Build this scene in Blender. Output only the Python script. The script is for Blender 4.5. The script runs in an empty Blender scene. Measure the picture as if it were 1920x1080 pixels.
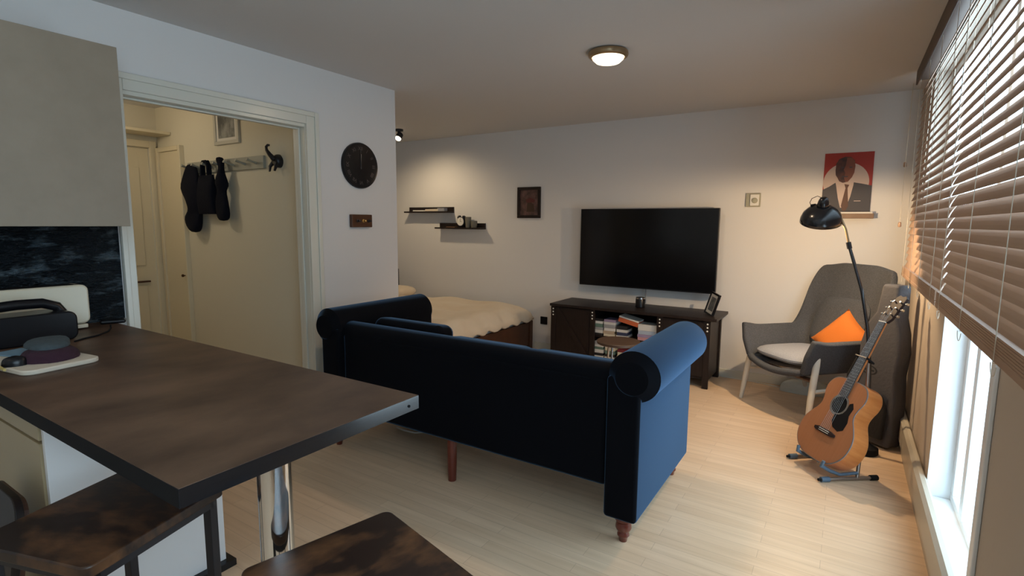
import bpy, bmesh, math, random
from mathutils import Vector, Matrix, Euler
from math import sin, cos, pi, radians as R
random.seed(7)
S = bpy.context.scene
COL = S.collection

# ---------------------------------------------------------------- camera
CAM_H = 1.39
yaw, pitch, roll = R(32.3), R(7.0), R(.45)
fw = Vector((-sin(yaw)*cos(pitch), cos(yaw)*cos(pitch), -sin(pitch)))
rt = Vector((cos(yaw), sin(yaw), 0)); up = rt.cross(fw)
r2 = rt*cos(roll)+up*sin(roll); u2 = -rt*sin(roll)+up*cos(roll)
cd = bpy.data.cameras.new('camera'); cam = bpy.data.objects.new('camera', cd); COL.objects.link(cam)
cam.matrix_world = Matrix(((r2.x,u2.x,-fw.x,0),(r2.y,u2.y,-fw.y,0),(r2.z,u2.z,-fw.z,CAM_H),(0,0,0,1)))
cd.sensor_width = 36; cd.lens = 990/1920*36; cd.clip_start = .02
S.camera = cam
# ---------------------------------------------------------------- world, light, exposure
S.view_settings.view_transform = 'Standard'; S.view_settings.look = 'None'
S.view_settings.gamma = 1; S.view_settings.use_curve_mapping = False
S.view_settings.exposure = -1.80
W = bpy.data.worlds.new('daylight'); S.world = W; W.use_nodes = True
bg = W.node_tree.nodes['Background']
bg.inputs[0].default_value = (.76,.87,1,1); bg.inputs[1].default_value = 25
def lamp(name, kind, loc, power, col, size=.1, rot=None, **kw):
    d = bpy.data.lights.new(name, kind); d.energy = power; d.color = col
    if kind == 'AREA':
        d.shape = 'RECTANGLE'; d.size = size[0]; d.size_y = size[1]
    else: d.shadow_soft_size = size
    for k, v in kw.items(): setattr(d, k, v)
    o = bpy.data.objects.new(name, d); COL.objects.link(o); o.location = loc
    if rot: o.rotation_euler = rot
    return o
# portals: they give no light of their own, they only guide the sampling of the sky through the glazing
for nm, y, z, sy, sz in (('sky_portal_upper', 1.74, 1.70, 5.28, 1.34), ('sky_portal_lower', 2.57, .58, 1.05, 1.0)):
    p = lamp(nm, 'AREA', (.60, y, z), 1, (1,1,1), size=(sz, sy), rot=(0, R(90), 0)); p.data.cycles.is_portal = True
lamp('ceiling_light_bulb', 'AREA', (-1.27,3.05,2.315), 34, (1,.72,.47), (.15,.15))
lamp('alcove_spot_bulb', 'SPOT', (-4.20,4.30,2.26), 88, (1,.76,.47), .04, rot=(R(18),R(0),0), spot_size=R(150), spot_blend=.8)
lamp('hall_bulb', 'POINT', (-4.75,1.55,2.2), 25, (1,.83,.60), .05)
lamp('kitchen_bulb', 'POINT', (-1.9,-.5,2.2), 16, (1,.76,.50), .12)

# ---------------------------------------------------------------- materials
def mat(name, col, rough=.6, metal=0, spec=.5, noise=None, bump=None, sheen=None, coat=0, emit=None, trans=0):
    """noise=(scale, other colour, stretch xyz, sharpness lo, hi); bump=(scale, strength, stretch)"""
    m = bpy.data.materials.new(name); m.use_nodes = True
    N, L = m.node_tree.nodes, m.node_tree.links; b = N['Principled BSDF']
    b.inputs['Base Color'].default_value = (*col, 1); b.inputs['Roughness'].default_value = rough
    b.inputs['Metallic'].default_value = metal; b.inputs['Specular IOR Level'].default_value = spec
    b.inputs['Coat Weight'].default_value = coat
    tc = N.new('ShaderNodeTexCoord')
    def mp(st):
        g = N.new('ShaderNodeMapping'); g.inputs['Scale'].default_value = st; L.new(tc.outputs['Object'], g.inputs[0]); return g
    if noise:
        sc, c2, st, lo, hi = noise
        n = N.new('ShaderNodeTexNoise'); n.inputs['Scale'].default_value = sc; n.inputs['Detail'].default_value = 6
        n.inputs['Roughness'].default_value = .6
        L.new(mp(st).outputs[0], n.inputs['Vector'])
        r = N.new('ShaderNodeValToRGB'); r.color_ramp.elements[0].position = lo; r.color_ramp.elements[1].position = hi
        r.color_ramp.elements[0].color = (*col, 1); r.color_ramp.elements[1].color = (*c2, 1)
        L.new(n.outputs[0], r.inputs[0]); L.new(r.outputs[0], b.inputs['Base Color'])
    if bump:
        sc, s, st = bump
        n = N.new('ShaderNodeTexNoise'); n.inputs['Scale'].default_value = sc; n.inputs['Detail'].default_value = 4
        L.new(mp(st).outputs[0], n.inputs['Vector'])
        bp = N.new('ShaderNodeBump'); bp.inputs['Strength'].default_value = s; bp.inputs['Distance'].default_value = .01
        L.new(n.outputs[0], bp.inputs['Height']); L.new(bp.outputs[0], b.inputs['Normal'])
    if sheen:
        b.inputs['Sheen Weight'].default_value = sheen[0]; b.inputs['Sheen Tint'].default_value = (*sheen[1], 1); b.inputs['Sheen Roughness'].default_value = .35
    if emit:
        b.inputs['Emission Color'].default_value = (*emit[0], 1); b.inputs['Emission Strength'].default_value = emit[1]
    b.inputs['Transmission Weight'].default_value = trans
    return m
I3 = (1,1,1)
M = dict(
 wall = mat('wall_paint', (.74,.73,.72), .85, spec=.2, bump=(40,.06,I3)),
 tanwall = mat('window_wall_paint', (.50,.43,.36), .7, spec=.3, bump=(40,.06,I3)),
 ceil = mat('ceiling_paint', (.66,.65,.64), .9, spec=.1, bump=(30,.08,I3)),
 hallw = mat('hall_paint', (.70,.655,.53), .8, spec=.25, bump=(40,.06,I3)),
 gloss = mat('gloss_paint', (.72,.71,.63), .22, bump=(12,.05,(1,1,6))),
 cream = mat('cream_gloss_paint', (.72,.64,.46), .35),
 unit = mat('kitchen_unit', (.285,.235,.175), .45, noise=(9,(.32,.265,.20),I3,.3,.7)),
 unitwarm = mat('kitchen_unit_front', (.40,.32,.19), .5),
 panel = mat('white_panel', (.80,.82,.84), .35),
 worktop = mat('dark_worktop', (.055,.029,.018), .46, spec=.35, noise=(3.2,(.145,.083,.050),(1.4,.8,1),.35,.68), bump=(90,.04,(1,6,1))),
 rustic = mat('rustic_wood', (.016,.007,.005), .42, noise=(6,(.16,.068,.026),(1.8,.9,1),.46,.72)),
 darkmetal = mat('black_metal', (.015,.016,.022), .4, metal=.3),
 edge = mat('black_edge_strip', (.008,.008,.010), .2, spec=.6, coat=.3),
 chrome = mat('chrome', (.75,.75,.76), .08, metal=1),
 velvet = mat('navy_velvet', (.0018,.0024,.0050), .8, spec=.1, sheen=(.85,(.13,.30,.58)), noise=(5,(.0026,.004,.009),I3,.3,.8)),
 redwood = mat('turned_redwood', (.13,.022,.012), .3, coat=.4),
 darkwood = mat('dark_brown_wood', (.013,.008,.007), .45, spec=.3, noise=(8,(.022,.014,.012),(6,1,1),.35,.7)),
 darkred = mat('reddish_dark_wood', (.055,.022,.012), .45, noise=(8,(.085,.034,.018),(6,1,1),.35,.7)),
 screen = mat('tv_screen', (.004,.004,.005), .16, spec=.35),
 plasticblack = mat('black_plastic', (.006,.006,.008), .3, spec=.35),
 rubber = mat('black_rubber', (.010,.010,.011), .85, spec=.15),
 silver = mat('silver_metal', (.6,.6,.6), .25, metal=1),
 brass = mat('brass', (.60,.40,.14), .3, metal=1),
 bronze = mat('bronze_plate', (.085,.038,.020), .35, metal=.4),
 white = mat('white_plastic', (.75,.74,.70), .4),
 paper = mat('paper', (.72,.70,.65), .8),
 greyfab = mat('grey_wool', (.062,.064,.070), .95, spec=.1, noise=(160,(.10,.102,.11),I3,.35,.65), sheen=(.15,(.4,.55,.75)), bump=(220,.25,I3)),
 greycush = mat('light_grey_wool', (.24,.25,.28), .95, spec=.1, noise=(160,(.32,.33,.36),I3,.35,.65), bump=(220,.25,I3)),
 birch = mat('pale_birch', (.66,.60,.50), .5, noise=(7,(.72,.67,.58),(1,1,.2),.3,.7)),
 orange = mat('orange_cloth', (.56,.15,.016), .85, sheen=(.3,(1,.5,.2)), bump=(120,.2,I3)),
 cedar = mat('guitar_top', (.36,.145,.06), .42, noise=(3,(.40,.165,.075),(30,.5,1),.3,.7), coat=.15),
 mahog = mat('guitar_side', (.42,.13,.03), .28, noise=(5,(.56,.21,.06),(1,8,1),.3,.7), coat=.5),
 binding = mat('guitar_binding', (.20,.20,.21), .4),
 rose = mat('rosewood', (.022,.012,.013), .6, spec=.25),
 fretb = mat('fretboard_wood', (.06,.055,.055), .3, coat=.3),
 bone = mat('bone', (.8,.78,.72), .4),
 bag = mat('charcoal_nylon', (.070,.068,.075), .85, bump=(60,.3,I3)),
 bagblack = mat('black_nylon', (.012,.012,.013), .8, bump=(60,.3,I3)),
 blacktex = mat('black_cloth', (.007,.008,.014), .92, spec=.1, bump=(90,.4,I3)),
 slat = mat('blind_wood', (.31,.195,.13), .5, noise=(4,(.37,.24,.165),(1,.3,1),.3,.7)),
 slatdark = mat('headrail_wood', (.07,.045,.035), .5, noise=(4,(.095,.06,.045),(1,.3,1),.3,.7)),
 cord = mat('pale_cord', (.62,.56,.46), .7),
 upvc = mat('white_window_frame', (.86,.88,.90), .35),
 pipe = mat('cream_trim', (.50,.46,.38), .35),
 duvet = mat('cream_bedding', (.72,.60,.45), .95, spec=.1, noise=(3,(.78,.68,.54),I3,.3,.7), bump=(5,.6,I3), sheen=(.3,(1,.95,.85))),
 mattress = mat('white_sheet', (.72,.70,.67), .9),
 amber = mat('lit_glass', (1,.9,.7), .3, emit=((1,.80,.52), 14)),
 spotlit = mat('lit_spot', (1,.9,.7), .3, emit=((1,.85,.62), 30)),
 bulb = mat('lit_bulb', (1,.9,.7), .3, emit=((1,.72,.38), 25)),
 bezel = mat('brushed_brass_rim', (.32,.22,.12), .35, metal=.7),
 lampblack = mat('black_enamel', (.012,.014,.018), .22, coat=.3),
 toaster = mat('cream_enamel', (.74,.68,.53), .25, coat=.3),
 board = mat('pale_board', (.66,.58,.47), .55),
 maroon = mat('maroon_cloth', (.035,.010,.022), .95, bump=(60,.6,I3)),
 slate = mat('slate_grey_cloth', (.055,.075,.085), .95, bump=(60,.6,I3)),
 bluecl = mat('pale_blue_cloth', (.16,.27,.36), .9),
 yellow = mat('mustard_wood', (.55,.42,.14), .5),
 red = mat('poster_red', (.36,.035,.025), .6),
 posterc = mat('poster_cream', (.56,.44,.38), .6),
 suit = mat('poster_charcoal', (.055,.052,.062), .6),
 skin = mat('poster_brown', (.12,.045,.032), .6, noise=(14,(.045,.026,.030),(1,1,1),.4,.6)),
 tie = mat('poster_rust', (.10,.045,.03), .6),
 picdim = mat('dim_painting', (.055,.030,.028), .5, noise=(14,(.16,.085,.075),I3,.4,.65)),
 picgrey = mat('misty_photograph', (.045,.05,.055), .35, noise=(9,(.32,.33,.32),(1,1,.6),.42,.66)),
 silverfr = mat('pale_frame', (.52,.50,.43), .45),
 greyrack = mat('grey_painted_wood', (.33,.33,.28), .5),
 thermo = mat('beige_plastic', (.36,.35,.27), .5),
 ledgew = mat('ledge_brown', (.14,.075,.04), .5, noise=(6,(.20,.11,.06),(1,6,1),.35,.7)),
 foot = mat('blue_grey_rubber', (.09,.15,.22), .5),
 tube = mat('grey_brown_tube', (.26,.22,.19), .35, metal=.6),
 bagplastic = mat('translucent_plastic', (.62,.66,.62), .3, bump=(25,.8,I3)),
)
# glass
g = bpy.data.materials.new('window_glass'); g.use_nodes = True
N, L = g.node_tree.nodes, g.node_tree.links
N.remove(N['Principled BSDF'])
tr = N.new('ShaderNodeBsdfTransparent'); tr.inputs[0].default_value = (.90,.98,1,1)
gl = N.new('ShaderNodeBsdfGlossy'); gl.inputs['Roughness'].default_value = .02
ms = N.new('ShaderNodeMixShader'); ms.inputs[0].default_value = .05
L.new(tr.outputs[0], ms.inputs[1]); L.new(gl.outputs[0], ms.inputs[2]); L.new(ms.outputs[0], N['Material Output'].inputs[0])
M['glass'] = g
# laminate floor: planks along x
m = bpy.data.materials.new('pale_laminate'); m.use_nodes = True; N, L = m.node_tree.nodes, m.node_tree.links
b = N['Principled BSDF']; b.inputs['Roughness'].default_value = .36; b.inputs['Specular IOR Level'].default_value = .45
tc = N.new('ShaderNodeTexCoord')
br = N.new('ShaderNodeTexBrick'); br.offset = .37; br.inputs['Scale'].default_value = 1
br.inputs['Color1'].default_value = (.74,.54,.365,1); br.inputs['Color2'].default_value = (.80,.60,.42,1); br.inputs['Mortar'].default_value = (.60,.43,.30,1)
br.inputs['Mortar Size'].default_value = .0012; br.inputs['Brick Width'].default_value = .62; br.inputs['Row Height'].default_value = .064
L.new(tc.outputs['Object'], br.inputs['Vector'])
mp = N.new('ShaderNodeMapping'); mp.inputs['Scale'].default_value = (1.5,22,1); L.new(tc.outputs['Object'], mp.inputs[0])
n = N.new('ShaderNodeTexNoise'); n.inputs['Scale'].default_value = 1.6; n.inputs['Detail'].default_value = 7; L.new(mp.outputs[0], n.inputs['Vector'])
mx = N.new('ShaderNodeMixRGB'); mx.blend_type = 'MULTIPLY'; mx.inputs[0].default_value = .6
r = N.new('ShaderNodeValToRGB'); r.color_ramp.elements[0].position = .3; r.color_ramp.elements[1].position = .7
r.color_ramp.elements[0].color = (.78,.74,.68,1); r.color_ramp.elements[1].color = (1,1,1,1)
L.new(n.outputs[0], r.inputs[0]); L.new(br.outputs[0], mx.inputs[1]); L.new(r.outputs[0], mx.inputs[2]); L.new(mx.outputs[0], b.inputs['Base Color'])
M['floor'] = m
# velvet sheen painted into the base colour: nearly black face-on, blue at grazing view
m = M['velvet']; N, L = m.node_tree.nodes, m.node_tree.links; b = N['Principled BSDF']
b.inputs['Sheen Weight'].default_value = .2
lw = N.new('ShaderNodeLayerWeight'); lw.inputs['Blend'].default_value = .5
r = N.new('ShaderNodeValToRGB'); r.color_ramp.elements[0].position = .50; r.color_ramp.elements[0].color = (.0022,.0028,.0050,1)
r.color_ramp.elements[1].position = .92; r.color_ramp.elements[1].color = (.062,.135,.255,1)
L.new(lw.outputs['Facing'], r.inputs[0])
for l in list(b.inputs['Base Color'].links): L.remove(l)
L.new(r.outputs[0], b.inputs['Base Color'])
# dark crumpled foil splashback, bluish highlight streaks painted in by the colour noise
m = mat('crumpled_dark_foil', (.026,.036,.048), .16, metal=.3, noise=(6,(.24,.34,.42),(1,1,3.2),.52,.72))
N, L = m.node_tree.nodes, m.node_tree.links; b = N['Principled BSDF']
tc = N.new('ShaderNodeTexCoord'); mp = N.new('ShaderNodeMapping'); mp.inputs['Scale'].default_value = (1,1,2.8); L.new(tc.outputs['Object'], mp.inputs[0])
v = N.new('ShaderNodeTexVoronoi'); v.inputs['Scale'].default_value = 9; n = N.new('ShaderNodeTexNoise'); n.inputs['Scale'].default_value = 7; n.inputs['Detail'].default_value = 5
ad = N.new('ShaderNodeVectorMath'); ad.operation = 'ADD'; L.new(mp.outputs[0], ad.inputs[0]); L.new(n.outputs['Color'], ad.inputs[1]); L.new(mp.outputs[0], n.inputs['Vector']); L.new(ad.outputs[0], v.inputs['Vector'])
bp = N.new('ShaderNodeBump'); bp.inputs['Strength'].default_value = 1; bp.inputs['Distance'].default_value = .05; L.new(v.outputs[0], bp.inputs['Height']); L.new(bp.outputs[0], b.inputs['Normal'])
M['foil'] = m

# ---------------------------------------------------------------- mesh helpers
class MB:
    def __init__(s): s.v = []; s.f = []
    def add(s, vs, fs, mtx=None):
        k = len(s.v); s.v += [tuple(mtx @ Vector(p)) if mtx else tuple(p) for p in vs]
        s.f += [tuple(i+k for i in f) for f in fs]; return s
    def box(s, x0, x1, y0, y1, z0, z1, mtx=None):
        v = [(x,y,z) for x in (x0,x1) for y in (y0,y1) for z in (z0,z1)]
        return s.add(v, [(0,1,3,2),(4,6,7,5),(0,4,5,1),(2,3,7,6),(0,2,6,4),(1,5,7,3)], mtx)
    def tube(s, pts, rad, n=12, cap=True):
        pts = [Vector(p) for p in pts]; rs = rad if isinstance(rad, (list,tuple)) else [rad]*len(pts)
        k = len(s.v); ref = None
        for i, p in enumerate(pts):
            d = (pts[min(i+1,len(pts)-1)]-pts[max(i-1,0)]).normalized()
            if ref is None:
                ref = Vector((0,0,1)) if abs(d.z) < .9 else Vector((1,0,0))
            a = (ref - d*ref.dot(d)).normalized(); ref = a; c = d.cross(a)
            for j in range(n):
                t = 2*pi*j/n; s.v.append(tuple(p+(a*cos(t)+c*sin(t))*rs[i]))
        for i in range(len(pts)-1):
            for j in range(n):
                s.f.append((k+i*n+j, k+i*n+(j+1)%n, k+(i+1)*n+(j+1)%n, k+(i+1)*n+j))
        if cap:
            s.f.append(tuple(k+j for j in reversed(range(n)))); s.f.append(tuple(k+(len(pts)-1)*n+j for j in range(n)))
        return s
    def lathe(s, prof, mtx=None, n=32, cap=True):
        k0 = []
        vs = []; fs = []
        for r_, z in prof:
            for j in range(n):
                t = 2*pi*j/n; vs.append((r_*cos(t), r_*sin(t), z))
        for i in range(len(prof)-1):
            for j in range(n): fs.append((i*n+j, i*n+(j+1)%n, (i+1)*n+(j+1)%n, (i+1)*n+j))
        if cap:
            fs.append(tuple(reversed(range(n)))); fs.append(tuple((len(prof)-1)*n+j for j in range(n)))
        return s.add(vs, fs, mtx)
    def prism(s, out, h0, h1, mtx=None):
        n = len(out); vs = [(x,y,h0) for x,y in out]+[(x,y,h1) for x,y in out]
        fs = [tuple(reversed(range(n))), tuple(range(n,2*n))]+[(i,(i+1)%n,n+(i+1)%n,n+i) for i in range(n)]
        return s.add(vs, fs, mtx)
    def grid(s, fn, nu, nv, cu=False, mtx=None):
        vs = [fn(i/(nu if cu else nu-1), j/(nv-1)) for i in range(nu) for j in range(nv)]
        fs = []
        for i in range(nu if cu else nu-1):
            for j in range(nv-1):
                a = i*nv+j; b = ((i+1)%nu)*nv+j; fs.append((a,b,b+1,a+1))
        return s.add(vs, fs, mtx)
    def build(s, name, m, parent=None, smooth=False, bevel=0, seg=2, sub=0, solid=0, loc=None, rot=None, fix=True):
        me = bpy.data.meshes.new(name); me.from_pydata(s.v, [], s.f); me.materials.append(M[m] if isinstance(m,str) else m)
        if fix:
            bm = bmesh.new(); bm.from_mesh(me); bmesh.ops.recalc_face_normals(bm, faces=bm.faces); bm.to_mesh(me); bm.free()
        if smooth:
            me.polygons.foreach_set('use_smooth', [True]*len(me.polygons))
        o = bpy.data.objects.new(name, me); COL.objects.link(o); o.parent = parent
        if solid:
            md = o.modifiers.new('solid','SOLIDIFY'); md.thickness = solid; md.offset = 0
        if bevel:
            md = o.modifiers.new('bevel','BEVEL'); md.width = bevel; md.segments = seg; md.limit_method = 'ANGLE'; md.angle_limit = R(40)
        if sub:
            md = o.modifiers.new('sub','SUBSURF'); md.levels = sub; md.render_levels = sub
        if smooth and not sub:
            try:
                for p in me.polygons: p.use_smooth = True
                me.set_sharp_from_angle(angle=R(40))
            except Exception: pass
        if bevel and not smooth:
            me.polygons.foreach_set('use_smooth', [True]*len(me.polygons)); me.set_sharp_from_angle(angle=R(30))
            o.modifiers['bevel'].harden_normals = True
        if loc: o.location = loc
        if rot: o.rotation_euler = rot
        return o
def B(*a, **k): return MB().box(*a, **k)
def bx(c, s, mtx=None):
    return MB().box(c[0]-s[0]/2,c[0]+s[0]/2,c[1]-s[1]/2,c[1]+s[1]/2,c[2]-s[2]/2,c[2]+s[2]/2,mtx)
def tag(o, label, cat, group=None):
    o['label'] = label; o['category'] = cat
    if group: o['group'] = group
    return o
def thing(name, label, cat, loc=(0,0,0), rz=0, group=None, rot=None):
    o = bpy.data.objects.new(name, None); COL.objects.link(o); o.empty_display_size = .05
    o.location = loc; o.rotation_euler = rot if rot else (0,0,rz); return tag(o, label, cat, group)
def struct(name, mb, m, parent=None, **k):
    o = mb.build(name, m, parent, **k)
    if parent is None: o['kind'] = 'structure'
    return o
def copy_tree(o, parent=None):
    c = o.copy(); COL.objects.link(c)
    if parent: c.parent = parent
    for ch in list(o.children): copy_tree(ch, c)
    return c
def text_mesh(name, items, m, parent, loc=(0,0,0), rot=(0,0,0)):
    """items: (string, x, y, size, angle) on the local XY plane; one mesh"""
    mb = MB()
    for s, x, y, sz, ang in items:
        cu = bpy.data.curves.new('t','FONT'); cu.body = s; cu.size = sz; cu.align_x = 'CENTER'; cu.align_y = 'CENTER'; cu.extrude = .0006; cu.resolution_u = 2
        to = bpy.data.objects.new('t', cu); COL.objects.link(to)
        me = bpy.data.meshes.new_from_object(to)
        mb.add([v.co[:] for v in me.vertices], [tuple(p.vertices) for p in me.polygons], Matrix.Translation((x,y,0)) @ Matrix.Rotation(ang,4,'Z'))
        bpy.data.objects.remove(to); bpy.data.curves.remove(cu); bpy.data.meshes.remove(me)
    return mb.build(name, m, parent, loc=loc, rot=rot, fix=False)

# ---------------------------------------------------------------- the setting
XL, XR, YB, HC = -3.04, .40, 5.06, 2.40
struct('floor', B(-6.7, .62, -1.9, YB+.1, -.12, 0), 'floor')
struct('ceiling', B(-6.7, .62, -1.9, YB+.1, HC, HC+.12), 'ceil')
struct('wall_back', B(-5.45, .62, YB, YB+.1, 0, HC), 'wall')
struct('wall_behind', B(-3.14, .62, -1.9, -1.8, 0, HC), 'wall')
# left wall with its doorway, front part and the stub beyond the doorway
wl = B(XL-.10, XL, -1.8, 1.218, 0, HC).box(XL-.10, XL, 1.218, 2.29, 2.03, HC).box(XL-.10, XL, 2.29, 3.09, 0, HC)
struct('wall_left', wl, 'wall')
struct('wall_alcove', B(-5.45, XL-.10, 2.99, 3.09, 0, HC), 'wall')
struct('wall_alcove_end', B(-5.45, -5.35, 3.09, YB, 0, HC), 'wall')
struct('wall_hall', B(-5.50, XL-.10, 2.45, 2.55, 0, HC), 'hallw')
struct('wall_hall_end', B(-5.51, -5.41, 1.0, 1.55, 0, HC).box(-5.51,-5.41,1.55,2.45,2.035,HC).box(-5.51,-5.41,2.38,2.45,0,2.06), 'hallw')
struct('wall_hall_near', B(-5.50, XL-.10, .95, 1.05, 0, HC), 'hallw')
struct('baseboard_back', B(-2.9, XR, YB-.015, YB, 0, .075), 'gloss', bevel=.004)
# door frame (architrave + lining) round the opening
df = MB()
for x0, x1 in ((XL, XL+.022),):
    df.box(x0, x1, 2.265, 2.355, 0, 2.10); df.box(x0, x1, 1.175, 1.232, 0, 2.10); df.box(x0, x1, 1.232, 2.265, 2.02, 2.10)
    df.box(x1, x1+.010, 2.325, 2.355, 0, 2.10); df.box(x1, x1+.010, 1.175, 1.200, 0, 2.10); df.box(x1, x1+.010, 1.200, 2.325, 2.07, 2.10)
df.box(XL-.12, XL+.005, 2.262, 2.292, 0, 2.03).box(XL-.12, XL+.005, 1.216, 1.236, 0, 2.03).box(XL-.12, XL+.005, 1.236, 2.262, 2.0, 2.032)
df.box(XL-.075, XL-.045, 2.250, 2.262, 0, 2.0).box(XL-.075, XL-.045, 1.236, 2.250, 1.988, 2.0)
struct('trim_1', df, 'gloss', bevel=.004)
# front door of the hall (in the end wall) and a cupboard door in the hall's side wall
d = struct('door_1', B(-5.46,-5.425,1.56,2.375,.01,2.04), 'cream')
dp = MB()
for z0, z1 in ((.16,.80),(.98,1.86)):
    for y0, y1 in ((1.66,1.93),(2.02,2.29)):
        dp.box(-5.425,-5.417,y0,y1,z0,z1)
dp.build('door_panels', 'cream', d, bevel=.006)
f = MB().box(-5.41,-5.385,2.375,2.43,0,2.10).box(-5.41,-5.385,1.50,1.56,0,2.10).box(-5.41,-5.385,1.56,2.375,2.04,2.10)
f.build('door_frame', 'cream', d, bevel=.004)
B(-5.425,-5.40,2.20,2.31,.825,.840).build('letter_slot', 'bronze', d)
d = struct('door_2', B(-5.33,-4.98,2.425,2.448,.06,2.0), 'cream', bevel=.003)
MB().box(-5.37,-5.33,2.41,2.45,0,2.04).box(-4.98,-4.945,2.41,2.45,0,2.04).box(-5.33,-4.98,2.41,2.45,2.0,2.04).build('door_frame', 'cream', d, bevel=.004)
MB().lathe([(.004,0),(.006,.012),(.013,.018),(.013,.028),(.004,.034)], Matrix.Translation((-5.01,2.425,.90)) @ Matrix.Rotation(R(90),4,'X'), 16).build('door_knob','bronze',d,smooth=True)

# window wall: low solid panels with one full-height glazed strip, glazing above behind the blinds
ww = MB().box(XR,XR+.20,3.07,YB,0,1.02).box(XR,XR+.20,-1.8,2.05,0,1.02).box(XR,XR+.20,2.05,3.07,0,.11)
ww.box(XR,XR+.20,4.38,YB,1.02,HC).box(XR,XR+.20,-1.8,-.9,1.02,HC).box(XR,XR+.20,-.9,4.38,2.36,HC)
struct('wall_right', ww, 'tanwall')
struct('trim_2', B(XR-.012,XR+.0,2.01,2.06,.11,1.02).box(XR-.012,XR,1.0,1.03,.11,1.02), 'upvc', bevel=.004)
struct('trim_4', MB().box(XR+.0,XR+.09,3.062,3.072,.12,1.02), 'upvc')
struct('trim_3', MB().box(XR-.03,XR+.17,2.06,3.06,.11,.128), 'upvc', bevel=.004)
bb = MB()
prof = [(0,0),(0,.20),(-.012,.215),(-.030,.215),(-.044,.200),(-.044,.075),(-.030,.065),(-.030,0)]
bb.add([(XR+x,y,z) for y in (-1.7,4.36) for x,z in prof], [tuple(range(8)), tuple(reversed(range(8,16)))]+[(i,(i+1)%8,8+(i+1)%8,8+i) for i in range(8)])
struct('baseboard_right', bb, 'pipe', smooth=True)
# frames and glass of the glazed strip and of the glazing behind the blinds
def window(nm, y0, y1, z0, z1, posts, t=.05):
    w = struct(nm, MB().box(XR+.09,XR+.15,y0,y1,z0,z0+t).box(XR+.09,XR+.15,y0,y1,z1-t,z1).box(XR+.09,XR+.15,y0,y0+t,z0+t,z1-t).box(XR+.09,XR+.15,y1-t,y1,z0+t,z1-t), 'upvc', bevel=.004)
    for p in posts: B(XR+.085,XR+.155,p-.03,p+.03,z0+t,z1-t).build('window_post','upvc',w,bevel=.004)
    B(XR+.118,XR+.122,y0+t,y1-t,z0+t,z1-t).build('window_pane','glass',w)
    return w
window('window_1', 2.05, 3.07, .11, 1.02, [2.80])
window('window_2', -.9, 4.38, 1.02, 2.36, [.9, 2.80])

# ---------------------------------------------------------------- blinds
def blind(y0, y1, label, cords, tilt=65):
    t = thing('venetian_blind', label, 'window blind', (XR-.05, (y0+y1)/2, 1.06), group='wooden venetian blinds at the window')
    hy = (y1-y0)/2
    sl = MB(); z = .125; pitch = .043
    a = R(tilt); n = int((1.24-.088)/pitch)+1
    for i in range(n):
        zc = .088+i*pitch
        mt = Matrix.Translation((0,0,zc)) @ Matrix.Rotation(-a,4,'Y')
        # slightly crowned slat, outer edge (+x) up
        w = .0255; ss = [(-w,0),( -w*.5,.0016),(0,.0022),(w*.5,.0016),(w,0)]
        vs = [(x,y,zz) for y in (-hy,hy) for x,zz in ss]+[(x,y,zz-.0026) for y in (-hy,hy) for x,zz in ss]
        fs = []
        for k in range(4): fs += [(k,k+1,5+k+1,5+k),(10+k,15+k,15+k+1,10+k+1)]
        fs += [(0,5,15,10),(4,14,19,9),(0,10,11,12,13,14,4,3,2,1),(5,6,7,8,9,19,18,17,16,15)]
        sl.add(vs, fs, mt)
    for i in range(6):  # slats stacked on the bottom rail
        sl.box(-.0255,.0255,-hy,hy,.023+i*.0072,.023+i*.0072+.0062)
    sl.build('slats', 'slat', t)
    B(-.027,.027,-hy,hy,0,.022).build('bottom_rail','slat',t,bevel=.004)
    B(-.03,.03,-hy,hy,1.27,1.335).build('headrail','slatdark',t)
    B(-.046,-.036,-hy-.02,hy+.02,1.245,1.335).build('valance','slatdark',t,bevel=.003)
    k = max(2, int((y1-y0)/.38)); c = MB()
    for i in range(k):
        y = -hy+.12+(2*hy-.24)*i/(k-1)
        c.tube([(-.029,y,.004),(-.030,y,1.25)], .0011, 6).tube([(.029,y,.02),(.029,y,1.25)], .0011, 6)
        c.tube([(-.029,y,0),(0,y,-.002),(.029,y,0)], .0011, 6)
        # slack loop of ladder cord below the rail
        c.tube([(-.028,y+.06*cos(q)*.5,-.004-.028*sin(q)) for q in [j*pi/8 for j in range(9)]], .0012, 6)
    c.build('ladder_cord','cord',t)
    for y, z in cords:
        pc = MB().tube([(-.058,y-(y0+y1)/2,1.26),(-.060,y-(y0+y1)/2,z)], .0012, 6).build('pull_cord','cord',t)
        MB().lathe([(.003,0),(.009,-.006),(.010,-.030),(.006,-.036),(.002,-.036)], Matrix.Translation((-.060,y-(y0+y1)/2,z)), 12).build('cord_toggle','slat',pc,smooth=True)
    return t
blind(2.80, 4.42, 'far wooden venetian blind, dusky brown, beside the poster corner', [(4.47,.76),(4.45,.36)])
blind(.62, 2.76, 'near wooden venetian blind with bright daylight between its slats, above the glazed strip', [])

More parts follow.
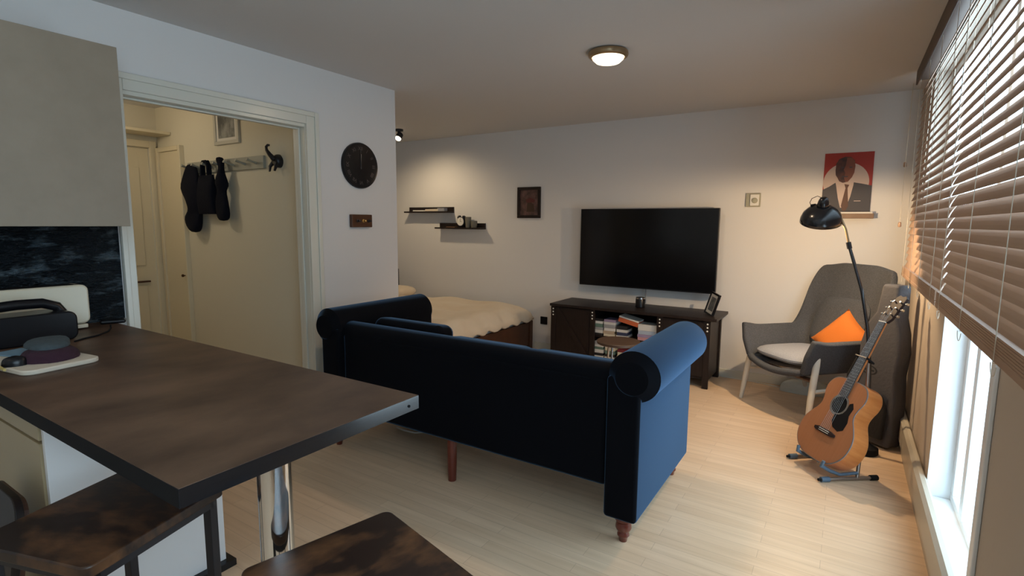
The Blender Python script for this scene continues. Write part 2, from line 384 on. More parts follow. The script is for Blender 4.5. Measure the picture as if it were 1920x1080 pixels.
# ---------------------------------------------------------------- kitchen
t = thing('worktop', 'dark brown mottled kitchen worktop reaching out as a breakfast bar', 'worktop', (-2.017,.78,.86))
B(-1.02,1.01,-.33,.315,0,.04).build('slab','worktop',t,bevel=.0015)
B(-1.02,1.0112,-.3312,-.33,.001,.039).build('front_strip','rubber',t)
B(1.01,1.0112,-.33,.315,.001,.039).build('end_strip','edge',t)['label'] = 'dark end strip catching blue daylight'
MB().lathe([(.0001,0),(.004,0),(.004,.002),(.0001,.002)], Matrix.Translation((1.0112,.275,.018)) @ Matrix.Rotation(R(90),4,'Y'), 12).build('screw_hole','rubber',t)
MB().tube([(.94,-.095,-.86),(.94,-.095,0)], .037, 32).build('leg','chrome',t,smooth=True)['label'] = 'polished chrome tube leg'
MB().lathe([(.052,0),(.052,.006),(.040,.012)], Matrix.Translation((.94,-.095,-.86)), 32).build('leg_collar','chrome',t,smooth=True)
# base units carrying it
t = thing('base_cabinet', 'white-ended kitchen base cabinet under the dark breakfast bar', 'cabinet', (-2.54,.80,0))
B(-.46,.48,-.24,.26,.03,.86).build('carcass','unitwarm',t)
B(.48,.50,-.255,.27,.028,.86).build('end_panel','panel',t,bevel=.001)['label'] = 'bright white end panel'
B(-.46,.478,-.262,-.24,.12,.70).build('door','unitwarm',t,bevel=.002)
B(-.46,.478,-.262,-.24,.71,.85).build('drawer','unitwarm',t,bevel=.002)
B(-.45,.53,-.24,.295,0,.027).build('plinth','plasticblack',t)
t = thing('wall_cabinet', 'taupe wall cupboard hanging above the foil splashback', 'cabinet', (-2.87,.49,1.365))
B(-.168,.152,0,.60,0,.755).build('carcass','unit',t,bevel=.001)
B(.154,.172,0,.60,-.002,.757).build('door','unit',t,bevel=.0015)
o = B(-.004,.004,-.9,.583,-.232,.230).build('splashback','foil',None,loc=(-3.034,.585,1.132)); tag(o,'dark crumpled glossy foil splashback behind the toaster','splashback')
# toaster
t = thing('toaster', 'cream slab-sided toaster standing against the foil splashback', 'toaster', (-2.93,.80,.90))
def rr(w, h, r, n=5):
    o = []
    for cx, cy, a0 in ((w/2-r,h/2-r,0),(-w/2+r,h/2-r,90),(-w/2+r,-h/2+r,180),(w/2-r,-h/2+r,270)):
        for i in range(n+1):
            a = R(a0+90*i/n); o.append((cx+r*cos(a), cy+r*sin(a)))
    return o
mY = Matrix.Rotation(R(90),4,'Z') @ Matrix.Rotation(R(90),4,'X')   # outline in local y-z plane, thickness along x
MB().prism(rr(.35,.175,.028), -.055, .055, Matrix.Translation((0,0,.115)) @ mY).build('body','toaster',t,bevel=.008,smooth=True)
B(-.05,.05,-.165,.165,.006,.024).build('base','toaster',t,bevel=.004)
B(-.03,.03,-.13,.13,.2026,.2045).build('slot','rubber',t)
B(-.012,.012,-.195,-.17,.13,.15).build('lever','plasticblack',t,bevel=.003)
# black caddy with raised arched handle
t = thing('black_caddy', 'glossy black caddy with an arched handle in front of the toaster', 'container', (-2.74,.69,.90))
MB().prism(rr(.34,.118,.03), -.07, .07, Matrix.Translation((0,0,.059)) @ mY).build('body','plasticblack',t,smooth=True,bevel=.006)
MB().tube([(.0,-.15,.09),(0,-.13,.132),(0,-.08,.150),(0,.0,.155),(0,.08,.153),(0,.125,.135),(0,.15,.09)], .020, 12).build('handle','plasticblack',t,smooth=True)
# phone-like black thing by the splashback
t = tag(B(-.03,.03,-.05,.05,0,.020).build('black_case','plasticblack',None,bevel=.009,seg=3,loc=(-2.945,1.085,.90),rot=(0,0,R(-25))), 'small black case lying at the foot of the doorway frame', 'case')
o = MB().tube([(-2.60,.82,.9035),(-2.63,.86,.904),(-2.66,.92,.9035),(-2.72,.98,.9035),(-2.80,1.02,.9035),(-2.87,1.045,.9035)], .0035, 8).build('black_cable','rubber',None,smooth=True); tag(o,'thin black cable trailing across the worktop to the splashback','cable')
# cutting board and what lies on it
t = thing('cutting_board', 'cream cutting board with soft corners on the worktop', 'cutting board', (-2.345,.625,.90), R(8))
MB().prism(rr(.38,.22,.035), 0, .016).build('board','board',t,bevel=.004,smooth=True)
bt = .9165
def blob(w, d, h, seed, n=20, lump=.25):
    rnd = random.Random(seed); ph = [rnd.uniform(0,6.3) for _ in range(6)]
    def fn(u, v):
        a = 2*pi*u; q = v*pi/2
        k = 1+lump*(.5*sin(2*a+ph[0])+.35*sin(3*a+ph[1])+.2*sin(5*a+ph[2]))*cos(q)
        return (w/2*cos(a)*cos(q)**.45*k, d/2*sin(a)*cos(q)**.45*k, h*(sin(q)**.8)*(1+.12*sin(3*a+ph[3])*cos(q))+0*v)
    mb = MB(); mb.grid(fn, n, 9, cu=True); mb.f.append(tuple(reversed([i*9 for i in range(n)]))); return mb
o = blob(.15,.21,.038,3,lump=.12).build('oven_mitt','maroon',None,smooth=True,loc=(-2.30,.655,bt),rot=(0,0,R(70))); tag(o,'dark maroon padded mitt lying on the cutting board','oven mitt')
blob(.065,.055,.030,11,lump=.06).build('thumb','plasticblack',o,smooth=True,loc=(-.085,-.062,-.001))
o = blob(.13,.20,.022,5,lump=.10).build('dish_cloth','slate',None,smooth=True,loc=(-2.345,.665,bt+.037),rot=(0,0,R(70))); tag(o,'slate grey folded cloth resting on the maroon mitt','cloth')
o = B(-.06,.06,-.05,.05,0,.004).build('blue_cloth','bluecl',None,bevel=.0015,loc=(-2.47,.615,bt),rot=(0,0,R(20))); tag(o,'pale blue folded cloth at the back of the cutting board','cloth')
o = MB().tube([(-.10,0,.0045),(.06,0,.0045)], .0045, 6).build('wooden_stick','yellow',None,loc=(-2.30,.515,bt),rot=(0,0,R(178))); tag(o,'mustard yellow wooden stick at the left edge of the board','stick')
# rounded brown board on the floor side of the unit, at the frame edge
t = thing('brown_tray', 'dark brown rounded tray leaning by the base cabinet at the left frame edge', 'tray', (-2.13,.40,0), R(0), rot=(R(-8),0,0))
MB().prism(rr(.30,.56,.06), -.012, .0, Matrix.Translation((-.02,0,.28)) @ Matrix.Rotation(R(90),4,'X')).build('panel','darkred',t)
MB().prism(rr(.31,.57,.065), .0, .022, Matrix.Translation((-.02,.0,.285)) @ Matrix.Rotation(R(90),4,'X')).build('rim','darkwood',t,bevel=.004)

# bar stools
def stool(loc, rz, label):
    t = thing('bar_stool', label, 'bar stool', loc, rz, group='rustic bar stools at the breakfast bar')
    MB().prism(rr(.38,.355,.022), .632, .66).build('seat','rustic',t,bevel=.004,smooth=True)
    for sx in (-1,1):
        for sy in (-1,1):
            B(sx*.160-.0125,sx*.160+.0125,sy*.150-.0125,sy*.150+.0125,.0,.632).build('leg','darkmetal',t,bevel=.002)
    MB().box(-.16,.16,-.1625,-.1375,.607,.632).box(-.16,.16,.1375,.1625,.607,.632).box(-.1725,-.1475,-.15,.15,.607,.632).box(.1475,.1725,-.15,.15,.607,.632).build('seat_frame','darkmetal',t)
    for sy in (-1,1): B(-.16,.16,sy*.15-.008,sy*.15+.008,.20,.22).build('foot_rail','darkmetal',t)
    return t
a = math.atan2(.95,-.3)
stool((-1.53,.52,0), a, 'rustic brown bar stool tucked under the corner of the breakfast bar')
stool((-.805,.69,0), math.atan2(-.25,.97), 'rustic brown bar stool pulled out in front of the chrome table leg')

# ---------------------------------------------------------------- left wall: clock and switch plate
t = thing('wall_clock', 'round black wall clock with faint roman numerals beside the doorway', 'clock', (XL,2.714,1.795), rot=(R(90),0,R(90)))
MB().lathe([(.163,0),(.163,.018),(.158,.024),(.150,.020)], n=64).build('rim','plasticblack',t,smooth=True)
MB().lathe([(.0001,0),(.151,0),(.151,.019),(.0001,.019)], n=64).build('face', mat('clock_face',(.016,.014,.015),.5), t)
rom = ['XII','I','II','III','IIII','V','VI','VII','VIII','IX','X','XI']
nm_ = mat('faint_numerals',(.10,.08,.08),.5)
for i in range(12): text_mesh('numeral', [(rom[i], .120*sin(i*pi/6), .120*cos(i*pi/6), .036, -i*pi/6)], nm_, t, loc=(0,0,.0195))
B(-.0035,.0035,-.02,.082,.021,.0225).build('hour_hand','silver',t,rot=(0,0,R(-2)))
B(-.0025,.0025,-.025,.118,.0235,.0245).build('minute_hand', mat('dark_hand',(.05,.05,.05),.4), t, rot=(0,0,R(1)))
t = thing('key_hook_plate', 'bronze plate with three toggles on the wall below the clock', 'switch plate', (XL,2.706,1.398))
B(0,.030,-.095,.095,-.046,.046).build('plate','bronze',t,bevel=.004)
for i, yy in enumerate((-.045,.01,.06)):
    MB().lathe([(.012,0),(.012,.004),(.006,.006),(.005,.022),(.0085,.026),(.0001,.030)], Matrix.Translation((.030,yy,0)) @ Matrix.Rotation(R(90),4,'Y'), 16).build('toggle','brass' if i==1 else 'darkmetal',t,smooth=True)

# ---------------------------------------------------------------- hall things
t = thing('hall_picture', 'misty grey photograph in a pale frame above the coat rack', 'picture', (-4.25,2.45,2.14))
MB().box(-.175,.175,-.02,0,-.14,-.112).box(-.175,.175,-.02,0,.112,.14).box(-.175,-.145,-.02,0,-.112,.112).box(.145,.175,-.02,0,-.112,.112).build('frame','silverfr',t,bevel=.003)
B(-.145,.145,-.012,-.002,-.112,.112).build('mount','paper',t)
B(-.115,.115,-.0135,-.012,-.090,.095).build('photograph','picgrey',t)
t = thing('coat_rack', 'pale grey wooden peg rack on the hall wall', 'coat rack', (-4.31,2.45,1.835))
B(-.55,.55,-.022,0,-.048,.048).build('board','greyrack',t,bevel=.003)
PEG = [-.49,-.33,-.17,-.01,.15,.31,.46]
for x in PEG:
    MB().tube([(x,-.02,-.006),(x,-.06,.004),(x,-.085,.012),(x,-.100,.018)], [.010,.008,.010,.013], 10).build('peg','greyrack',t,smooth=True)
def cloth(pts, thick, name, label, cat, x, top, y=2.375, extra=None):
    """outline pts (half-left, half-right, z) from top to bottom, hung at x"""
    mb = MB(); n = 14; rings = []
    for k, (l, r_, z, th) in enumerate(pts):
        ring = []
        for j in range(n):
            a = 2*pi*j/n; cx = (l+r_)/2; hw = (r_-l)/2
            wob = 1+.10*sin(3*a+k*1.3)
            ring.append((cx+hw*cos(a)*wob, th*sin(a)*(1+.25*sin(2*a+k)), z))
        rings += ring
    m_ = len(pts); fs = [(i*n+j, i*n+(j+1)%n, (i+1)*n+(j+1)%n, (i+1)*n+j) for i in range(m_-1) for j in range(n)]
    fs += [tuple(range(n)), tuple((m_-1)*n+j for j in reversed(range(n)))]
    mb.add(rings, fs)
    t = thing(name, label, cat, (x, y, top))
    mb.build('fabric','blacktex',t,smooth=True,sub=1)
    return t
# positions on the hall wall: leftmost coat, then bag, then scarf
t = cloth([(-.055,.05,.035,.02),(-.09,.075,-.01,.03),(-.15,.10,-.09,.04),(-.20,.12,-.165,.045),(-.14,.13,-.24,.05),(-.065,.14,-.32,.05),(-.055,.10,-.36,.04),(-.12,.10,-.40,.05),(-.13,.10,-.46,.05),(-.10,.08,-.51,.05),(-.05,.05,-.54,.03)], .1, 'black_jacket', 'black jacket bunched on the left pegs of the hall rack', 'jacket', -4.70, 1.83, 2.38)
t = thing('black_tote_bag', 'black square tote bag hanging second from left on the hall rack', 'bag', (-4.47,2.375,1.835))
def bagf(u, v):
    a = 2*pi*u; w = .105+.018*v; th = .012+.030*sin(v*pi*.9)
    c_, s_ = cos(a), sin(a)
    return (w*math.copysign(abs(c_)**.35,c_), th*math.copysign(abs(s_)**.6,s_), -.075-.315*v)
mb = MB(); mb.grid(bagf, 28, 10, cu=True); mb.f.append(tuple(i*10 for i in range(28))); mb.f.append(tuple(reversed([i*10+9 for i in range(28)])))
mb.build('body','blacktex',t,smooth=True)
for yy in (-.01,.01):
    MB().tube([(-.05,yy,-.08),(-.045,yy,.00),(-.02,yy,.035),(.02,yy,.035),(.045,yy,.0),(.05,yy,-.08)], .011, 10).build('handle','blacktex',t,smooth=True)
t = cloth([(-.03,.03,.045,.022),(-.025,.045,.01,.03),(0,.05,-.03,.022),(-.02,.045,-.075,.03),(-.085,.085,-.145,.04),(-.055,.10,-.185,.035),(-.03,.05,-.215,.022),(-.06,.065,-.28,.035),(-.075,.09,-.37,.04),(-.07,.095,-.44,.04),(-.03,.05,-.46,.025)], .1, 'black_cap_and_scarf', 'black knotted scarf hanging right of the tote bag', 'scarf', -4.26, 1.85, 2.375)
# elephant-head hook
t = thing('animal_head_hook', 'black cast hook with a raised curling trunk right of the peg rack', 'hook', (-3.60,2.45,1.84))
mb = blob(.085,.10,.05,9,lump=.08)
mb.build('head','darkmetal',t,smooth=True,rot=(R(90),0,0),loc=(.01,0,-.01))
MB().tube([(.01,-.045,.0),(-.005,-.07,.035),(-.03,-.075,.065),(-.042,-.07,.09),(-.036,-.06,.105),(-.026,-.055,.102)], [.020,.015,.012,.010,.009,.008], 10).build('trunk','darkmetal',t,smooth=True)
for sx in (-1,1): MB().tube([(sx*.028,-.03,-.02),(sx*.036,-.05,-.05),(sx*.030,-.06,-.085)], [.014,.012,.008], 8).build('hook_prong','darkmetal',t,smooth=True)
# shelf above the hall door
o = B(-.13,.13,-.48,.45,-.012,.012).build('hall_shelf','cream',None,bevel=.002,loc=(-5.277,1.995,2.155)); tag(o,'narrow cream shelf above the hall door','shelf')

# ---------------------------------------------------------------- ceiling lamps
t = thing('ceiling_light', 'round brass-rimmed ceiling light, lit, above the sofa', 'ceiling light', (-1.27,3.05,HC))
MB().lathe([(.075,0),(.115,-.006),(.118,-.022),(.112,-.034),(.098,-.040),(.090,-.034),(.092,-.022)], n=48, cap=False).build('rim','bezel',t,smooth=True)
MB().lathe([(.094,-.030),(.090,-.046),(.070,-.064),(.035,-.074),(.0005,-.077)], n=48, cap=False).build('glass_shade','amber',t,smooth=True)
t = thing('spotlight', 'small lit spotlight on the alcove ceiling past the wall corner', 'spotlight', (-4.235,4.36,HC))
MB().lathe([(.045,0),(.045,-.02),(.02,-.026),(.012,-.04)], n=24).build('base','darkmetal',t,smooth=True)
q = Matrix.Translation((0,0,-.075)) @ Matrix.Rotation(R(-35),4,'X')
MB().lathe([(.020,.045),(.034,.03),(.036,-.022),(.033,-.026)], q, 24, cap=False).build('housing','darkmetal',t,smooth=True)
MB().lathe([(.0005,-.052),(.018,-.048),(.030,-.036),(.031,-.022),(.0005,-.020)], q, 24, cap=False).build('bulb','spotlit',t,smooth=True)

# ---------------------------------------------------------------- back wall things
def ledge(x0, x1, z, label, cat='shelf'):
    t = thing('picture_ledge', label, cat, ((x0+x1)/2, YB, z), group='dark picture ledges in the bed alcove'); h = (x1-x0)/2
    B(-h,h,-.115,0,0,.018).build('base','darkwood',t,bevel=.001)
    B(-h,h,-.018,0,.018,.070).build('back_rail','darkwood',t,bevel=.001)
    return t
ledge(-4.745,-4.03,1.508,'upper left dark picture ledge holding loose papers')
ledge(-4.245,-3.565,1.316,'lower right dark picture ledge holding an alarm clock')
for i, (x, a, w, mm, lb) in enumerate([(-4.50,8,.20,'paper','flat sheaf of pale papers at the left on the upper ledge'),(-4.30,-6,.22,'board','cream booklet lying on the upper ledge'),(-4.16,4,.10,'greycush','small grey notebook at the right end of the upper ledge')]):
    o = B(-w/2,w/2,-.035,.035,0,.014+.012*i).build(('papers','booklet','notebook')[i],mm,None,bevel=.0015,loc=(x,YB-.068,1.5262),rot=(0,0,R(a))); tag(o,lb,('papers','booklet','notebook')[i])
t = thing('alarm_clock', 'twin-bell alarm clock with a round white face on the lower ledge', 'alarm clock', (-3.87,YB-.062,1.334))
zf = .070
MB().lathe([(.052,-.022),(.056,-.018),(.056,.022),(.050,.026)], Matrix.Translation((0,0,zf)) @ Matrix.Rotation(R(90),4,'X'), 32).build('case','darkmetal',t,smooth=True)
MB().lathe([(.0005,.0262),(.048,.0262),(.048,.029),(.0005,.029)], Matrix.Translation((0,0,zf)) @ Matrix.Rotation(R(90),4,'X'), 32).build('face','paper',t)
B(-.0015,.0015,-.0305,-.0292,zf,zf+.035).build('hand','rubber',t); B(-.0015,.022,-.0305,-.0292,zf-.0015,zf+.0015).build('hand','rubber',t)
for sx in (-1,1):
    MB().lathe([(.026,0),(.024,.012),(.012,.020),(.0005,.022)], Matrix.Translation((sx*.034,0,zf+.048)) @ Matrix.Rotation(R(sx*30),4,'Y'), 20).build('bell','darkmetal',t,smooth=True)
    MB().tube([(sx*.028,0,zf-.045),(sx*.038,0,0)], .004, 8).build('foot','darkmetal',t)
for i, (x, r_, h, lb) in enumerate([(-3.775,.036,.125,'taller grey pot beside the alarm clock'),(-3.69,.038,.078,'shorter grey pot at the right of the lower ledge')]):
    o = MB().lathe([(r_*.8,0),(r_,h*.5),(r_,h),(r_*.88,h),(r_*.85,h*.2),(.0005,h*.2)], n=24, cap=False).build('small_pot', mat('grey_ceramic_%s'%('tall' if i==0 else 'short'),(.16,.15,.12),.6), None, smooth=True, loc=(x,YB-.062,1.334)); tag(o,lb,'pot')
o = B(-.06,.06,-.03,.03,0,.010).build('notecard','ledgew',None,loc=(-4.02,YB-.062,1.334),rot=(0,0,R(5))); tag(o,'thin brown card left of the alarm clock','card')

t = thing('framed_picture', 'small dim painting in a dark wood frame between ledges and television', 'picture', (-2.98,YB,1.615))
MB().box(-.145,.145,-.025,0,-.168,-.138).box(-.145,.145,-.025,0,.138,.168).box(-.145,-.115,-.025,0,-.138,.138).box(.115,.145,-.025,0,-.138,.138).build('frame','darkwood',t,bevel=.003)
B(-.115,.115,-.012,-.001,-.138,.138).build('painting','picdim',t)
MB().prism([(-.03,-.10),(.07,-.10),(.06,-.02),(.03,.0),(-.02,.0)], .012, .0135, Matrix.Rotation(R(90),4,'X')).build('painted_figure', mat('painted_brown',(.05,.025,.015),.5), t)
MB().prism([(-.03,.0),(.07,.0),(.075,.03),(.02,.055),(-.04,.035)], .012, .0135, Matrix.Rotation(R(90),4,'X')).build('painted_canopy', mat('painted_red',(.10,.02,.02),.5), t)

# television
t = thing('television', 'large black flat television on the wall above the dark sideboard', 'television', (-1.628,4.93,1.155))
B(-.664,.664,-.012,.030,-.382,.382).build('casing','plasticblack',t,bevel=.004)
B(-.654,.654,-.0135,-.011,-.368,.374).build('screen','screen',t)
B(-.25,.25,.030,.13,-.16,.16).build('wall_mount','darkmetal',t)
o = MB().tube([(-1.62,4.99,.80),(-1.625,5.01,.70),(-1.62,5.0,.626)], .006, 8).build('tv_cable','greycush',None,smooth=True); tag(o,'grey cable hanging from the television down to the sideboard','cable')

# sideboard
t = thing('sideboard', 'long dark brown media sideboard with an open middle bay below the television', 'sideboard', (-1.655,4.80,0))
dx0, dx1 = -.765, .715
B(dx0-.01,dx1+.075,-.26,.235,.588,.613).build('top','darkwood',t,bevel=.003)
B(dx0,dx1,.20,.215,.08,.588).build('back_panel','darkwood',t)
B(dx0,dx1,-.22,.20,.075,.095).build('bottom','darkwood',t)
for x in (dx0+.02,-.335+.005,.31,dx1-.0):
    B(x-.025,x+.025,-.24,-.215,0 if x in (dx0+.02,dx1) else .075,.588).build('stile','darkwood',t,bevel=.002)
    s = MB()
    for z in (.560,.530,.500): s.lathe([(.0005,0),(.0075,0),(.006,.003),(.0005,.005)], Matrix.Translation((x,-.24,z)) @ Matrix.Rotation(R(90),4,'X'), 10, cap=False)
    s.build('rivets','bone',t,smooth=True)
for x in (-.335,.31): B(x-.01,x+.01,-.215,.20,.095,.588).build('divider','darkwood',t)
for x in (dx0+.012,dx1): B(x-.012,x+.012,-.215,.215,.06,.588).build('side_panel','darkwood',t)
for x in (dx0+.02,dx1): B(x-.025,x+.025,.19,.235,0,.588).build('back_leg','darkwood',t)
B(-.325,.30,-.20,.20,.325,.343).build('shelf','darkwood',t)
B(dx0+.045,-.36,-.235,-.22,.100,.580).build('door','darkwood',t,bevel=.002)
B(.335,dx1-.025,-.235,-.22,.100,.580).build('door','darkwood',t,bevel=.002)
for (xa, xb) in ((dx0+.045,-.36),(.335,dx1-.025)):
    ln = math.hypot(xb-xa-.03,.45); an = math.atan2(.45, xb-xa-.03)
    bx((0,0,0),(ln,.010,.045),Matrix.Translation(((xa+xb)/2,-.240,.34)) @ Matrix.Rotation(an if xa<0 else -an,4,'Y')).build('cross_brace','darkwood',t)
# books in the open bay: stacks lying flat, spines outwards
bc = {'white':(.62,.62,.60),'cream':(.60,.55,.42),'grey green':(.12,.20,.17),'dark blue':(.03,.04,.09),'pale blue':(.38,.45,.55),'orange red':(.50,.11,.04),'pink':(.50,.26,.28),'lilac':(.30,.24,.38),'black':(.015,.015,.018),'beige':(.45,.36,.27),'dark red':(.16,.02,.03),'silver grey':(.32,.33,.35)}
bm_ = {k: mat('book_'+k.replace(' ','_'), c, .5) for k, c in bc.items()}
SB = t.location.x
def stack(x, z, w, cols, where, ths=None, rz=0):
    for i, c in enumerate(cols):
        h = (ths or [.022,.030,.026,.034,.024])[i % 5]
        pos = ('bottom','second','third','fourth','fifth','sixth','top')[i] if i < len(cols)-1 else 'topmost'
        b = thing('book', '%s book, %s of the %s' % (c, pos, where), 'book', (x+random.uniform(-.004,.004), 4.668, z), R(random.uniform(-3,3)+rz), group='books in the open bay of the sideboard')
        B(-w/2,w/2,-.075,.075,0,h-.0006).build('cover', bm_[c], b, bevel=.0015)
        B(-w/2-.0008,w/2-.004,-.070,.0765,.003,h-.0035).build('pages', 'paper', b)
        z += h
u = .3432; l = .0952
stack(-1.930, u, .085, ['black','white','silver grey','grey green','white','black'], 'far left stack on the upper shelf')
stack(-1.825, u, .110, ['cream','beige','white','silver grey','white','lilac'], 'second stack from left on the upper shelf')
stack(-1.700, u, .100, ['white','dark blue','white','black'], 'stack beneath the orange book on the upper shelf')
stack(-1.460, u, .175, ['pink','lilac','pale blue','white'], 'right-hand stack on the upper shelf', [.030,.028,.034,.056,.024])
b = thing('book', 'large orange red book leaning slantwise on top of the upper-shelf books', 'book', (-1.648,4.67,.478), group='books in the open bay of the sideboard', rot=(0,R(12),0))
B(-.095,.095,-.075,.075,0,.042).build('cover',bm_['orange red'],b,bevel=.002); B(-.094,.094,-.078,.070,.043,.056).build('pages','paper',b)
stack(-1.925, l, .090, ['grey green','white','black','white','grey green','white','silver grey'], 'far left stack on the lower shelf')
stack(-1.815, l, .095, ['cream','white','black','grey green','cream','white'], 'second stack from left on the lower shelf')
stack(-1.695, l, .090, ['dark red','pink','beige','cream','dark red'], 'third stack from left on the lower shelf')
stack(-1.585, l, .095, ['black','cream','white','beige'], 'fourth stack from left on the lower shelf')
stack(-1.455, l, .125, ['grey green','dark blue','white','pale blue','silver grey'], 'right-hand stack on the lower shelf')
# candle jar, leaning photo frame
t = thing('candle_jar', 'dark glass candle jar with a silver lid on the sideboard', 'candle', (-1.605,4.80,.613))
MB().lathe([(.040,0),(.045,.004),(.045,.078),(.042,.082)], n=32).build('jar','plasticblack',t,smooth=True)
MB().lathe([(.044,.082),(.044,.094),(.040,.097)], n=32).build('lid','silver',t,smooth=True)
t = thing('photo_frame', 'black photo frame leaning back at the right end of the sideboard', 'photo frame', (-.975,4.74,.613), rot=(R(-14),R(8),R(-52)))
MB().box(-.075,.075,-.010,.010,0,.016).box(-.075,.075,-.010,.010,.184,.200).box(-.075,-.060,-.010,.010,.016,.184).box(.060,.075,-.010,.010,.016,.184).build('frame','plasticblack',t,bevel=.002)
B(-.060,.060,-.002,.008,.016,.184).build('mount','paper',t); B(-.040,.040,-.0035,-.002,.040,.160).build('photograph','picgrey',t)
B(-.012,.012,.010,.014,.0,.15).build('easel_back','plasticblack',t)
# thermostat, socket
t = thing('thermostat', 'beige thermostat with a round dial on the wall right of the television', 'thermostat', (-.718,YB,1.605))
B(-.058,.058,-.022,0,-.058,.058).build('back_plate','thermo',t,bevel=.003)
B(-.022,.050,-.040,-.022,-.048,.048).build('housing','white',t,bevel=.004)
MB().lathe([(.024,0),(.024,.008),(.018,.012),(.0005,.012)], Matrix.Translation((.016,-.040,-.005)) @ Matrix.Rotation(R(90),4,'X'), 24).build('dial','thermo',t,smooth=True)
t = thing('wall_socket', 'small black socket low on the wall left of the sideboard', 'socket', (-2.775,YB,.325))
B(-.042,.042,-.012,0,-.042,.042).build('plate','plasticblack',t,bevel=.003); B(-.026,.026,-.018,-.012,-.026,.026).build('socket_well','rubber',t,bevel=.003)

# poster on its ledge
t = thing('poster_ledge', 'short brown wall ledge carrying the red portrait poster', 'shelf', (.03,YB,1.448))
B(-.19,.128,-.10,0,0,.038).build('base','ledgew',t,bevel=.002)
o = B(-.10,.112,-.045,.045,0,.012).build('thin_booklet','paper',None,loc=(.035,YB-.052,1.4862)); tag(o,'pale thin booklet on the ledge under the poster','booklet')
t = thing('portrait_poster', 'red poster of a person in a dark suit and tie standing on the ledge', 'poster', (-.036,YB-.012,1.499), rot=(R(-1.2),0,0))
mX = Matrix.Rotation(R(90),4,'X')
B(-.166,.166,-.004,.002,0,.468).build('canvas','red',t)
def arc(cx,cy,r_,a0,a1,n=40): return [(cx+r_*cos(R(a0+(a1-a0)*i/n)), cy+r_*sin(R(a0+(a1-a0)*i/n))) for i in range(n+1)]
MB().prism([p for p in arc(-.01,.235,.156,0,360,48)[:-1]], .004, .0046, mX).build('disc','posterc',t)
MB().prism([(-.166,0),(.166,0),(.166,.205),(.10,.222),(.040,.235),(.03,.20),(-.07,.205),(-.080,.235),(-.12,.205),(-.166,.180)], .0046, .0052, mX).build('suit','suit',t)
MB().prism([(-.035,.035),(.004,.035),(.028,.12),(.044,.215),(.045,.25),(.030,.275),(-.03,.235),(-.072,.26),(-.076,.225),(-.055,.11)], .0052, .0058, mX).build('shirt','posterc',t)
MB().prism([(-.018,.010),(.004,.010),(.020,.05),(.006,.19),(.016,.215),(-.018,.222),(-.008,.19),(-.030,.05)], .0058, .0064, mX).build('tie','tie',t)
MB().prism([(-.030,.232),(.005,.240),(.030,.275),(.043,.31),(.047,.36),(.040,.405),(.015,.432),(-.025,.436),(-.065,.420),(-.084,.385),(-.086,.33),(-.082,.295),(-.070,.275),(-.055,.245)], .0064, .0070, mX).build('head','skin',t)
MB().prism([(-.012,.236),(.005,.240),(.030,.275),(.043,.31),(.047,.36),(.040,.40),(.018,.428),(-.012,.43),(-.018,.37),(-.030,.335),(-.018,.31),(-.024,.27)], .0070, .0075, mX).build('face_highlight', mat('poster_lit_brown',(.20,.07,.045),.6), t)
MB().prism([(-.040,.278),(.0,.276),(.004,.283),(-.038,.286)], .0075, .0078, mX).build('mouth','suit',t)
for ex in (-.050,.006): MB().prism([(ex,.348),(ex+.022,.348),(ex+.020,.356),(ex+.003,.356)], .0075, .0078, mX).build('eye','suit',t)
B(.055,.100,-.0062,-.0054,.085,.090).build('pocket_square','posterc',t)

# ---------------------------------------------------------------- bed
t = thing('bed', 'low dark wooden bed with fluffy cream bedding in the alcove', 'bed', (-3.87,4.20,0))
hx = .99
B(hx-.035,hx,-.76,.76,.06,.315).build('footboard','darkred',t,bevel=.004)
B(-hx,hx-.035,-.76,-.73,.10,.30).build('side_rail','darkred',t); B(-hx,hx-.035,.73,.76,.10,.30).build('side_rail','darkred',t)
for sy in (-1,1): B(hx-.04,hx+.012,sy*.745-.03,sy*.745+.03,0,.33).build('foot_post','darkred',t,bevel=.004)
B(-hx-.03,-hx,-.76,.76,0,.80).build('headboard','plasticblack',t,bevel=.01)
B(-hx+.01,hx-.045,-.72,.72,.16,.36).build('mattress','mattress',t,bevel=.03,seg=3)
def duv(u, v):
    x = -.96+u*1.97; y = -.80+v*1.58
    ex = min(1, (1-u)*14); ey = min(1, min(v,1-v)*12)
    e = min(ex,ey); e = math.sin(e*pi/2)
    z = .36+.135*e + .012*sin(9*x+3*y)*e + .010*sin(14*y-5*x)*e + .014*sin(31*y+4*x)*(1-e)
    if e < .15: z -= .02
    return (x + .012*sin(21*y)*(1-ex), y, z)
MB().grid(duv, 60, 44).build('duvet','duvet',t,smooth=True,solid=.025)
for yy in (-.36,.36):
    mb = MB()
    def pf(u, v, yy=yy):
        a = 2*pi*u; p = -pi/2+pi*v
        return (-.74+.20*math.copysign(abs(cos(a)*cos(p))**.55,cos(a)), yy+.31*math.copysign(abs(sin(a)*cos(p))**.55,sin(a)), .555+.07*sin(p))
    mb.grid(pf, 28, 12, cu=True); mb.build('pillow','duvet',t,smooth=True)

